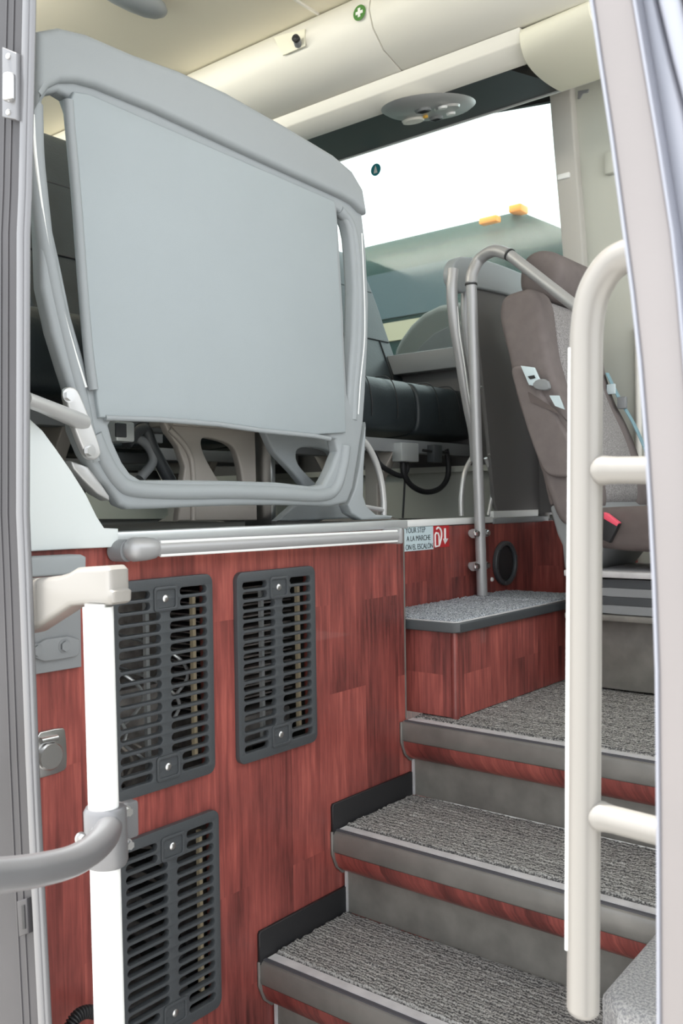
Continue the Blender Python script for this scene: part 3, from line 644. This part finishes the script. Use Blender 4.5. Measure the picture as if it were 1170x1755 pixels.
# raised lower side pad with belt slot
pad = [(877, 632), (888, 626), (900, 629), (915, 650), (945, 700), (965, 730), (985, 770), (1000, 815), (985, 818), (950, 818), (935, 810), (925, 790), (908, 745), (892, 690), (882, 655)]
sp = obj('side_pad', poly_mesh([chaikin(xz(pad, sx-.006), 2)], 'x', sx-.020, sx+.02, .010, 3), 'fabric', t)
slot = [(903, 667), (945, 700), (972, 735), (968, 742), (940, 705), (915, 700)]
obj('belt_slot', poly_mesh([xz([(905, 672), (950, 700), (972, 722), (968, 708), (960, 738), (930, 700), (912, 694)][:3]+[(962, 712), (925, 695), (910, 690)], sx-.02)], 'x', sx-.024, sx-.016), 'fabric3', sp, smooth=False)
bk = obj('belt_tongue', poly_mesh([xz([(893, 627), (916, 630), (926, 652), (915, 662), (907, 660)], sx-.03)], 'x', sx-.036, sx-.026, .002), 'beltlight', t); bk['label'] = 'pale steel belt tongue'
obj('tongue_slot', poly_mesh([xz([(904, 645), (915, 643), (917, 648), (908, 650)], sx-.038)], 'x', sx-.039, sx-.034), 'black', bk, smooth=False)
obj('belt_buckle', poly_mesh([chaikin(xz([(913, 660), (922, 650), (938, 650), (944, 664), (938, 670), (920, 668)], sx-.03), 1)], 'x', sx-.040, sx-.022, .003), 'mid_plastic', t)
obj('belt_webbing', poly_mesh([xz([(942, 678), (958, 678), (968, 702), (952, 696)], sx-.024)], 'x', sx-.029, sx-.022), 'beltlight', t, smooth=False)
# lower shell
shell = [(940, 868), (975, 850), (1010, 850), (1030, 880), (1030, 940), (1000, 980), (966, 978), (962, 935), (953, 915)]
obj('lower_shell', prof(B(), xz(shell, sx+.02), 'x', sx+.02, sx+sw-.02), 'mid_plastic', t, bevel=.012, seg=3)
low = [(925, 800), (985, 820), (1020, 840), (1005, 868), (960, 860), (941, 868)]
obj('lower_back', prof(B(), xz(low, sx+.015), 'x', sx+.015, sx+sw-.015), 'fabric3', t, bevel=.01)
# cushion
cy0 = .72
P = chaikin([(cy0, 1.36), (cy0, 1.45), (cy0+.06, 1.485), (1.20, 1.475), (1.30, 1.46), (1.30, 1.345), (cy0+.05, 1.33)], 2)
obj('cushion', prof(B(), P, 'x', sx+.02, sx+sw), 'fabric3', t, bevel=.025, seg=3)
p = PX(1048, 892, sx-.005)
bc = obj('buckle', poly_mesh([xz([(1036, 890), (1062, 898), (1046, 930), (1034, 925)], sx-.01)], 'x', sx-.02, sx+.004, .003), 'black', t)
obj('release_button', poly_mesh([xz([(1036, 878), (1041, 880), (1062, 896), (1058, 902), (1036, 889)], sx-.012)], 'x', sx-.021, sx+.002, .002), 'pink', bc)
# far belt lying across back
b1 = [PX(a, b, sx+sw-.03) for a, b in ((1040, 640), (1062, 685), (1085, 725), (1108, 775))]
obj('far_webbing', tube(B(), smoothpath(b1), .016, 10, flat=.25, flatdir=Vector((0, -1, .3))), 'belt', t)
q = PX(1066, 690, sx+sw-.05); obj('far_buckle', box(B(), q.x-.01, q.x+.01, q.y-.016, q.y+.016, q.z-.022, q.z+.02), 'mid_plastic', t, bevel=.004)
q = PX(1047, 667, sx+sw-.05); obj('far_tongue', box(B(), q.x-.005, q.x+.005, q.y-.016, q.y+.016, q.z-.018, q.z+.018), 'beltlight', t, bevel=.003)
# suspension base: plate, bellows, pedestal
obj('base_plate', box(B(), sx+.02, sx+sw-.02, .75, 1.30, 1.255, 1.275), 'nosing_strip', t, bevel=.004)
zz = 1.25
for k in range(4):
    obj('bellows_fold', prof(B(), chaikin([(.80, zz-.028), (.77, zz-.014), (.80, zz), (1.24, zz), (1.27, zz-.014), (1.24, zz-.028)], 1), 'x', sx+.04, sx+sw-.04), 'mid_plastic' if k % 2 else 'dark_plastic', t); zz -= .027
obj('lower_plate', box(B(), sx+.02, sx+sw-.02, .75, 1.30, 1.12, 1.138), 'riser', t, bevel=.004)
obj('pedestal', box(B(), sx+.08, sx+sw-.03, .80, 1.26, Z3+.011, 1.118), 'riser', t, bevel=.006)

# ------------------------------------------------------------ overhead rack and service panel
rp = [(3.38, 3.275), (2.575, 3.275), (2.52, 3.22), (2.505, 3.16), (2.53, 3.10), (2.585, 3.055), (2.70, 3.022), (2.715, 3.018), (2.73, 3.0)]
def rack(name, ya, yb, label, mt='cream_light', pp=None):
    t = thing(name, label, 'overhead locker', (3.0, (ya+yb)/2, 3.0), 'overhead lockers')
    P = [(2.575, 3.275), (2.515, 3.215), (2.505, 3.17), (2.525, 3.115), (2.585, 3.062), (2.69, 3.030), (2.72, 3.035), (3.0, 3.04), (3.1, 3.275)]
    obj('door_panel', prof(B(), P, 'y', ya+.002, yb-.002), mt, t, bevel=.004)
    return t
sy = 1.872
r1 = rack('overhead_locker', sy, 2.86, 'rounded off-white overhead locker with a camera recess and green cross sticker')
r2 = rack('overhead_locker', .9, sy, 'off-white overhead locker right of the panel seam, nearer the driver')
r3 = rack('overhead_locker', 2.90, 6.8, 'recessed off-white overhead locker behind the rounded one')
# lower rail and dark underside strip
tag(obj('locker_rail', prof(B(), [(2.69, 3.028), (2.705, 2.985), (2.76, 2.955), (2.80, 2.955), (2.80, 3.035)], 'y', 1.405, 6.8), 'cream_light', bevel=.004), 'long pale rail beneath the overhead lockers', 'rail')
tag(obj('dark_ceiling_strip', prof(B(), [(2.80, 2.957), (3.255, 3.055), (3.255, 3.07), (2.80, 2.99)], 'y', 1.50, 6.8), 'tinted', smooth=False), 'long near-black strip under the lockers above the far window', 'panel')
tag(obj('window_bead', tube(B(), [(3.262, 1.40, 3.055), (3.262, 6.8, 3.055)], .007, 8), 'silver_light'), 'thin silver bead between the dark strip and the far window', 'trim')
# passenger service unit on the strip
def su(px, py):          # point on the sloping underside
    n = Vector((-.098, 0, .46)).normalized()*1; n = Vector((-(3.055-2.957), 0, 3.26-2.80)).normalized()
    d = ray(px, py); p0 = Vector((2.80, 0, 2.957)); return CAM+d*((p0-CAM).dot(n)/d.dot(n))
nn = -Vector((-(3.055-2.957), 0, 3.26-2.80)).normalized(); ux = Vector((.46, 0, .098)).normalized(); uy = Vector((0, 1, 0))
def disc(bm, c, rx, ry, h, seg=32, top=.9):
    A = [c+ux*math.cos(2*math.pi*k/seg)*rx+uy*math.sin(2*math.pi*k/seg)*ry for k in range(seg)]
    v0 = [bm.verts.new(p) for p in A]; v1 = [bm.verts.new(c+(p-c)*top+nn*h) for p in A]
    for k in range(seg): bm.faces.new((v0[k], v0[(k+1) % seg], v1[(k+1) % seg], v1[k]))
    bm.faces.new(v0); bm.faces.new(v1); return bm
c = su(735, 183)
t = thing('service_unit', 'oval grey reading light and air nozzle unit on the dark strip', 'reading light unit', c)
obj('oval_base', disc(B(), c, .225, .155, .012), 'silver_light', t)
for (a, b, r, m, nm) in ((707, 200, .045, 'cream_light', 'speaker_disc'), (724, 182, .032, 'mid_plastic', 'air_nozzle'), (765, 178, .05, 'silver_light', 'lamp_ring'), (746, 196, .028, 'mid_plastic', 'air_nozzle')):
    cc = su(a, b)+nn*.011; pr = obj(nm, disc(B(), cc, r, r, .009), m, t)
    if nm == 'air_nozzle':
        for k in (-1, 0, 1): obj('slot', disc(B(), cc+nn*.009+ux*k*r*.4, r*.09, r*.6, .002, 10), 'black', pr)
for a, b in ((757, 173), (771, 184)):
    obj('reading_lamp', disc(B(), su(a, b)+nn*.02, .018, .018, .008), 'white', t)
obj('call_button', disc(B(), su(728, 193)+nn*.012, .010, .010, .008), 'yellow', t)['label'] = 'orange call button'
t = thing('overhead_locker', 'off-white overhead locker on the door side above the seats', 'overhead locker', (1.1, 4, 3.05), 'overhead lockers')
obj('door_panel', prof(B(), [(.82, 3.275), (1.45, 3.275), (1.50, 3.20), (1.48, 3.12), (1.40, 3.06), (.82, 3.05)], 'y', 1.7, 6.8), 'cream_light', t)
obj('added_fill_strip', box(B(), 1.49, 1.502, 1.9, 6.6, 3.12, 3.24), 'lamp', t)  # added glowing strip, out of view, brightens ceiling and far lockers
t = thing('kick_panel', 'pale grey kick panel low on the far wall beneath the window seats', 'panel', (3.39, 3, ZF))
obj('board', box(B(), 3.37, 3.398, SY+.06, 6.8, ZF+.002, ZF+.20), 'grey_lining', t)
obj('ledge', box(B(), 3.33, 3.40, SY+.06, 6.8, ZF+.20, ZF+.225), 'grey_lining', t)
# pale end cap of the locker at the front
t = thing('locker_end_cap', 'pale cream rounded end cap at the front end of the overhead lockers', 'end cap', (2.9, 1.25, 2.95))
bm = B()
P = chaikin([(2.685, 3.03), (2.69, 2.965), (2.76, 2.935), (2.95, 2.96), (3.25, 3.035), (3.27, 3.065), (3.0, 3.03), (2.80, 3.025)], 2)
prof(bm, P, 'y', 1.17, 1.408)
for v in bm.verts:
    if v.co.y > 1.3: v.co.y += (v.co.x-2.70)*.21
    else: v.co.y += (v.co.x-2.7)*.06; v.co.z = 3.06+(v.co.z-3.06)*.72
obj('shell', bm, 'cream_cap', t, bevel=.03, seg=5)
# camera in its recess
c = PX(505, 76, 2.50)
t = thing('camera', 'small black ball camera in a recess on the rounded overhead locker', 'camera', c)
fq = [PX(a, b, 2.508) for a, b in ((470, 64), (524, 50), (524, 80), (486, 96))]
bm = B(); vv = [bm.verts.new(p) for p in fq]+[bm.verts.new(p+Vector((-.006, 0, 0))) for p in fq]
bm.faces.new(vv[:4]); bm.faces.new(vv[4:])
for k in range(4): bm.faces.new((vv[k], vv[(k+1) % 4], vv[4+(k+1) % 4], vv[4+k]))
obj('recess_plate', bm, 'cream_cap', t, bevel=.002)
q = PX(512, 70, 2.49)
obj('body', tube(B(), [q+Vector((.01, .012, -.006)), q+Vector((-.012, 0, 0))], .014, 16), 'mid_plastic', t)
obj('lens', rtube(B(), q+Vector((-.026, -.004, .001)), q+Vector((-.010, 0, 0)), .014, 18, 1.0), 'black', t)
# stickers
def sticker(name, px, py, xx, r, m, label):
    c = PX(px, py, xx); t = thing(name, label, 'sticker', c)
    obj('disc', tube(B(), [(xx, c.y, c.z), (xx-.002, c.y, c.z)], r, 28), m, t, smooth=False); return t, c
t, c = sticker('first_aid_sticker', 616, 22, 2.503, .026, 'green', 'round green first aid sticker with a white cross on the locker')
bm = B(); box(bm, 2.4995, 2.5008, c.y-.015, c.y+.015, c.z-.005, c.z+.005); box(bm, 2.4990, 2.5006, c.y-.005, c.y+.005, c.z-.015, c.z+.015)
obj('cross', bm, 'white', t, smooth=False)
t, c = sticker('window_sticker', 644, 291, FX+.013, .028, 'teal', 'small round teal sticker on the far window glass')
bm = B(); x = FX+.0100
obj('figure', poly_mesh([[(c.y-.011, c.z-.016), (c.y+.011, c.z-.016), (c.y+.005, c.z+.006), (c.y, c.z+.019), (c.y-.005, c.z+.006)]], 'x', x-.001, x), 'white', t, smooth=False)
# small fittings on the pillar
p = PX(966, 303, 3.34); tag(obj('pillar_clip', box(B(), 3.325, 3.345, p.y-.028, p.y+.022, p.z-.012, p.z+.010), 'white', bevel=.004), 'small white clip on the pillar at the window edge', 'clip')
p = PX(1046, 275, 3.37); tag(obj('coat_hook_cover', box(B(), 3.35, 3.38, p.y-.02, p.y+.02, p.z-.055, p.z+.03), 'grey_lining', bevel=.01), 'small grey cover on the driver side lining', 'cover')
p = PX(998, 160, 3.37); tag(obj('clip', poly_mesh([[(p.y+.02, p.z-.016), (p.y+.018, p.z+.014), (p.y-.026, p.z+.008), (p.y-.02, p.z-.002), (p.y, p.z), (p.y+.012, p.z-.016)]], 'x', 3.368, 3.38), 'mid_plastic', smooth=False), 'tiny dark hook below the pale locker end cap', 'hook')
# teardrop lamp on the ceiling
c = PZ(220, -2, 3.26); t = thing('ceiling_lamp', 'teardrop-shaped grey lamp on the cream ceiling at upper left', 'lamp', c)
n0 = PZ(283, 24, 3.245); n1 = PZ(120, -60, 3.245); d = (n0-n1)
pts = [n0-d*u for u in (0, .02, .08, .18, .32, .5, .7, .9, 1)]
obj('body', tube(B(), pts, .06, 24, [.006, .022, .040, .052, .058, .058, .05, .03, .004], flat=.7, flatdir=Vector((0, 0, 1))), 'grey_plastic', t)

# ------------------------------------------------------------ door surround: left jamb
def band(px_list, x, th, m, name, parent, bev=.003, ext=None):
    L_ = [PX(a, b, x) for a, b in px_list]; return obj(name, poly_mesh([[(p.y, p.z) for p in L_]], 'x', x, x+th, bev, 2), m, parent)
t = thing('door_jamb', 'dark metal door jamb with a latch along the left edge', 'door jamb', (.75, 1.25, 0))
edge = [(60, -850), (56, -60), (56, 0), (49, 328), (46, 400), (45, 880), (50, 1000), (61, 1300), (70, 1500), (83, 1755), (88, 1850), (106, 2250)]
def off(e, d): return [(a+d, b) for a, b in e]
def between(d0, d1): return off(edge, d0)+off(edge, d1)[::-1]
band(between(-160, -16), .75, .012, 'jamb', 'face', t, .004)
band(between(-19, -10), .742, .012, 'arm', 'bright_rib', t, .003)
band(between(-11, -3), .746, .010, 'arm', 'inner_rib', t, .003)
band(between(-3, 0), .75, .006, 'tinted', 'rubber_seal', t, .001)
for dd, th in ((-34, .7485), (-46, .7485)): band(between(dd, dd+2), th, .01, 'jamb', 'groove_bead', t, .0005)
lt = band([(3, 80), (27, 90), (27, 205), (3, 200)], .735, .02, 'arm', 'latch_plate', t, .002); lt['label'] = 'bright latch plate'
for a, b in ((15, 97), (15, 193)): obj('screw', screw(B(), PX(a, b, .735), (-1, 0, 0), .0042, .004), 'steel', lt)
q = PX(16, 150, .73); obj('latch_bolt', rtube(B(), q+Vector((0, .001, -.02)), q+Vector((0, -.001, .02)), .009, 16), 'steel', lt)
st = band([(28, 1545), (45, 1540), (48, 1600), (32, 1606)], .742, .01, 'jamb', 'strike_plate', t, .002)
band([(36, 1552), (41, 1551), (43, 1592), (38, 1593)], .7405, .004, 'black', 'slot', st, .0005)

# right door post
t = thing('door_post', 'wide out-of-focus silver door post along the right edge', 'door post', (.72, .25, 0))
e1 = [(870, -1250), (1005, -60), (1012, 0), (1028, 110), (1046, 230), (1066, 380), (1082, 500), (1095, 620), (1106, 760), (1113, 880), (1119, 1000), (1124, 1150), (1126, 1400), (1127, 1755), (1127, 3000)]
e2 = [(941, -1250), (1076, -60), (1087, 0), (1110, 137), (1130, 256), (1152, 399), (1163, 500), (1180, 700), (1195, 900), (1205, 1150), (1210, 1755), (1210, 3000)]
e3 = [(977, -1250), (1112, -60), (1124, 0), (1148, 100), (1172, 190), (1192, 300), (1215, 450), (1235, 700), (1245, 1150), (1250, 3000)]
e4 = [(1015, -1250), (1150, -60), (1164, 0), (1190, 120), (1230, 300), (1260, 500), (1290, 900), (1300, 3000)]
band(e1+e2[::-1], .70, .06, 'post', 'face', t, .004)
band(off(e1, -3)+off(e1, 3)[::-1], .698, .02, 'post_rib', 'edge_bead', t, .001)
band(e2+e3[::-1], .715, .05, 'post_rib', 'seal', t, .004)
band([(a-5, b) for a, b in e2]+[(a+2, b) for a, b in e2][::-1], .695, .02, 'post_rib', 'seal_rib', t, .002)
band(e3+e4[::-1], .70, .05, 'post_rib', 'outer_seal', t, .006)
band(e4+[(1420, 3000), (1420, -60), (1285, -1250)], .705, .05, 'jamb', 'outer_face', t, .004)

# big grab rail
t = thing('grab_rail', 'large pale silver grab rail with two cross bars at right foreground', 'grab rail', (.95, .43, .9))
gx = .95; R_ = .0178
up_ = smoothpath([PX(a, b, gx) for a, b in ((999, 1728), (1000, 1500), (1002, 1200), (1003, 900), (1004, 640), (1006, 560), (1016, 505), (1040, 462), (1070, 440), (1120, 430), (1180, 428))], 8)
bm = B(); tube(bm, up_, R_, 28)
e = up_[0]; tube(bm, [e-Vector((0, 0, .008)), e-Vector((0, 0, .006)), e-Vector((0, 0, .003)), e], R_, 28, [R_*.5, R_*.8, R_*.95, R_])
for (a, b), (c_, d) in (((1005, 806), (1180, 806)), ((1002, 1392), (1180, 1438))):
    p = PX(a, b, gx); q = PX(c_, d, gx); w = (q-p).normalized()
    L0 = [p+w*k for k in (R_*.55, R_*.8, R_*1.1, R_*1.4, R_*1.9, .5*(q-p).length, (q-p).length)]
    tube(bm, L0, R_*.8, 28, [R_*.78, R_*.9, R_*.92, R_*.86, R_*.82, R_*.82, R_*.82])
obj('tube', bm, 'rail', t)
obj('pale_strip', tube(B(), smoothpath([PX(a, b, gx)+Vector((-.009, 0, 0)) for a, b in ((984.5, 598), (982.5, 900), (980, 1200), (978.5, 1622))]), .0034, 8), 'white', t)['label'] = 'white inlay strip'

# white pole with bracket and curved arm
t = thing('door_pole', 'thick white vertical pole with silver bracket on top at left', 'pole', (.78, 1.05, 0))
py_ = 1.05; a = PY(168, 1040, py_); b = PY(204, 2350, py_)
obj('tube', tube(B(), [a, b], .0205, 28), 'white', t)
obj('collar', tube(B(), [PY(168, 1034, py_), PY(168, 1047, py_)], .0185, 24), 'steel', t)
ar = [(30, 992), (54, 991.5), (110, 986), (127, 981), (142, 972), (192, 969), (198, 976), (199, 1009), (204, 1013), (203, 1032), (198, 1036), (152, 1036), (131, 1038), (60, 1084), (30, 1090)]
obj('bracket_arm', poly_mesh([xz(ar, .775)], 'x', .762, .80, .008, 3), 'rail', t)
cl = obj('clamp', tube(B(), [PY(180, 1382, py_), PY(180, 1388, py_), PY(183, 1475, py_), PY(183, 1482, py_)], .03, 28, [.026, .029, .029, .026]), 'arm', t)
obj('clamp_wing', box(B(), PY(134, 0, py_).x-.003, PY(214, 0, py_).x+.001, py_+.0, py_+.018, PY(180, 1455, py_).z, PY(180, 1390, py_).z), 'arm', cl, bevel=.004)
for a_, b_ in ((215, 1390), (217, 1447), (137, 1436)): obj('bolt', hexbolt(B(), PY(a_, b_, py_-.004), (0, -1, 0), .006, .010), 'steel', cl)
arm = smoothpath([PY(186, 1418, 1.035), PY(178, 1436, 1.0), PY(155, 1458, .965), PY(118, 1478, .935), PY(60, 1492, .905), PY(0, 1500, .885), PY(-90, 1506, .86)], 8)
obj('curved_arm', tube(B(), arm, .0185, 28), 'arm', t)
# wall plate behind the bracket
t = thing('wall_plate', 'grey bolted mounting plate on the wood behind the pole bracket', 'mounting plate', (1.0, 1.5, 1.19))
plp = [(30, 1000), (137, 985), (139, 1143), (60, 1156), (30, 1160)]
obj('plate', poly_mesh([yz(plp, WY-.008)], 'y', WY-.010, WY, .002), 'mid_plastic', t)
obj('lower_lip', poly_mesh([chaikin(yz([(56, 1098), (134, 1088), (134, 1120), (126, 1126), (56, 1136)], WY-.012), 1)], 'y', WY-.017, WY-.008, .002), 'mid_plastic', t)
obj('top_block', poly_mesh([yz([(30, 955), (130, 950), (138, 954), (138, 978), (120, 984), (30, 990)], WY-.03)], 'y', WY-.05, WY-.001, .006, 3), 'grey_plastic', t)
for a_, b_ in ((62, 1115), (110, 1107)): obj('bolt', hexbolt(B(), PY(a_, b_, WY-.016), (0, -1, 0), .010, .007), 'mid_plastic', t)
# power socket with steel flap
t = thing('socket_flap', 'round steel socket flap on the wood panel left of the white pole', 'socket', (.98, 1.5, 1.0))
obj('back_plate', poly_mesh([chaikin(yz([(55, 1258), (106, 1246), (112, 1252), (115, 1312), (108, 1322), (62, 1336), (55, 1334)], WY-.004), 1)], 'y', WY-.006, WY, .002), 'steel', t)
c = PY(86, 1296, WY-.01); obj('flap', tube(B(), [(c.x, WY-.005, c.z), (c.x, WY-.013, c.z), (c.x, WY-.016, c.z)], .03, 30, [.026, .026, .023]), 'steel', t)
obj('hinge', tube(B(), [PY(70, 1270, WY-.014), PY(98, 1264, WY-.014)], .006, 12), 'steel', t)
# corrugated hose at the foot
pts = smoothpath([PY(a, b, WY-.05) for a, b in ((118, 1790), (120, 1762), (132, 1742), (150, 1734), (172, 1738), (200, 1745))], 14)
tag(obj('corrugated_hose', tube(B(), pts, .01, 14, [.0095 if k % 3 == 0 else .0125 for k in range(len(pts))]), 'black'), 'black corrugated hose at the bottom beside the white pole', 'hose')

# ------------------------------------------------------------ outside: another coach and a dark van
t = thing('parked_coach', 'dark teal coach with amber marker lamps seen through the far window', 'coach', (7.8, 9, 0))
topz = 3.86; bx = 6.5; by = 3.5
P = [(bx+.02, .45), (bx, 2.2), (bx+.02, 3.55), (bx+.08, 3.74), (bx+.22, topz-.02), (bx+.4, topz+.02), (bx+1.25, topz+.06), (bx+2.1, topz+.02), (bx+2.42, 3.74), (bx+2.5, 3.5), (bx+2.5, .45)]
obj('body', prof(B(), P, 'y', by, 15), 'bus', t, bevel=.12, seg=4)
for k in range(7):
    y0 = by+.55+k*1.6; obj('side_window', box(B(), bx-.006, bx+.03, y0, y0+1.52, 3.10, 3.50), 'busglass', t, smooth=False)
obj('beige_band', box(B(), bx-.012, bx+.02, by+.2, 14.8, 2.90, 3.06), 'beige', t, smooth=False)
obj('windscreen', box(B(), bx+.2, bx+2.3, by-.01, by+.03, 1.9, 3.3), 'busglass', t, smooth=False)
for y0 in (5.2, 12.0): obj('wheel', tube(B(), [(bx-.02, y0, .5), (bx+.28, y0, .5)], .5, 28), 'black', t)
p = PX(835, 376, bx-.02); obj('marker_lamp', box(B(), bx-.03, bx+.05, p.y-.085, p.y+.075, p.z-.028, p.z+.022), 'amber', t, bevel=.01)
p = PY(895, 358, by-.01); obj('marker_lamp', box(B(), p.x-.07, p.x+.07, by-.03, by+.08, p.z-.03, p.z+.03), 'amber', t, bevel=.012)
t = thing('parked_van', 'dark van with olive roof between the coaches, seen low in the far window', 'van', (5.0, 4.2, 0))
vp = [(c_.y, c_.z) for c_ in (PX(672, 600, 4.6), PX(684, 578, 4.6), (PX(700, 556, 4.6)), PX(722, 535, 4.6), PX(750, 521, 4.6), PX(790, 515, 4.6))]
vp = vp+[(1.2, vp[-1][1]), (.9, 1.2), (.9, .35), (vp[0][0]+.9, .35), (vp[0][0]+.8, 1.3), (vp[0][0]+.02, 1.5)]
obj('body', prof(B(), vp, 'x', 4.6, 5.9), 'vanroof', t, bevel=.05, seg=3)
vw = [(y-.10, z-.14) for y, z in vp[:6]]; vw = vw+[(1.4, vw[-1][1]), (1.4, 1.5), (vw[0][0], 1.5)]
obj('side_glass', poly_mesh([vw], 'x', 4.585, 4.62, .004), 'van', t)
for y0 in (1.7, 3.6): obj('wheel', tube(B(), [(4.58, y0, .36), (4.82, y0, .36)], .36, 24), 'black', t)
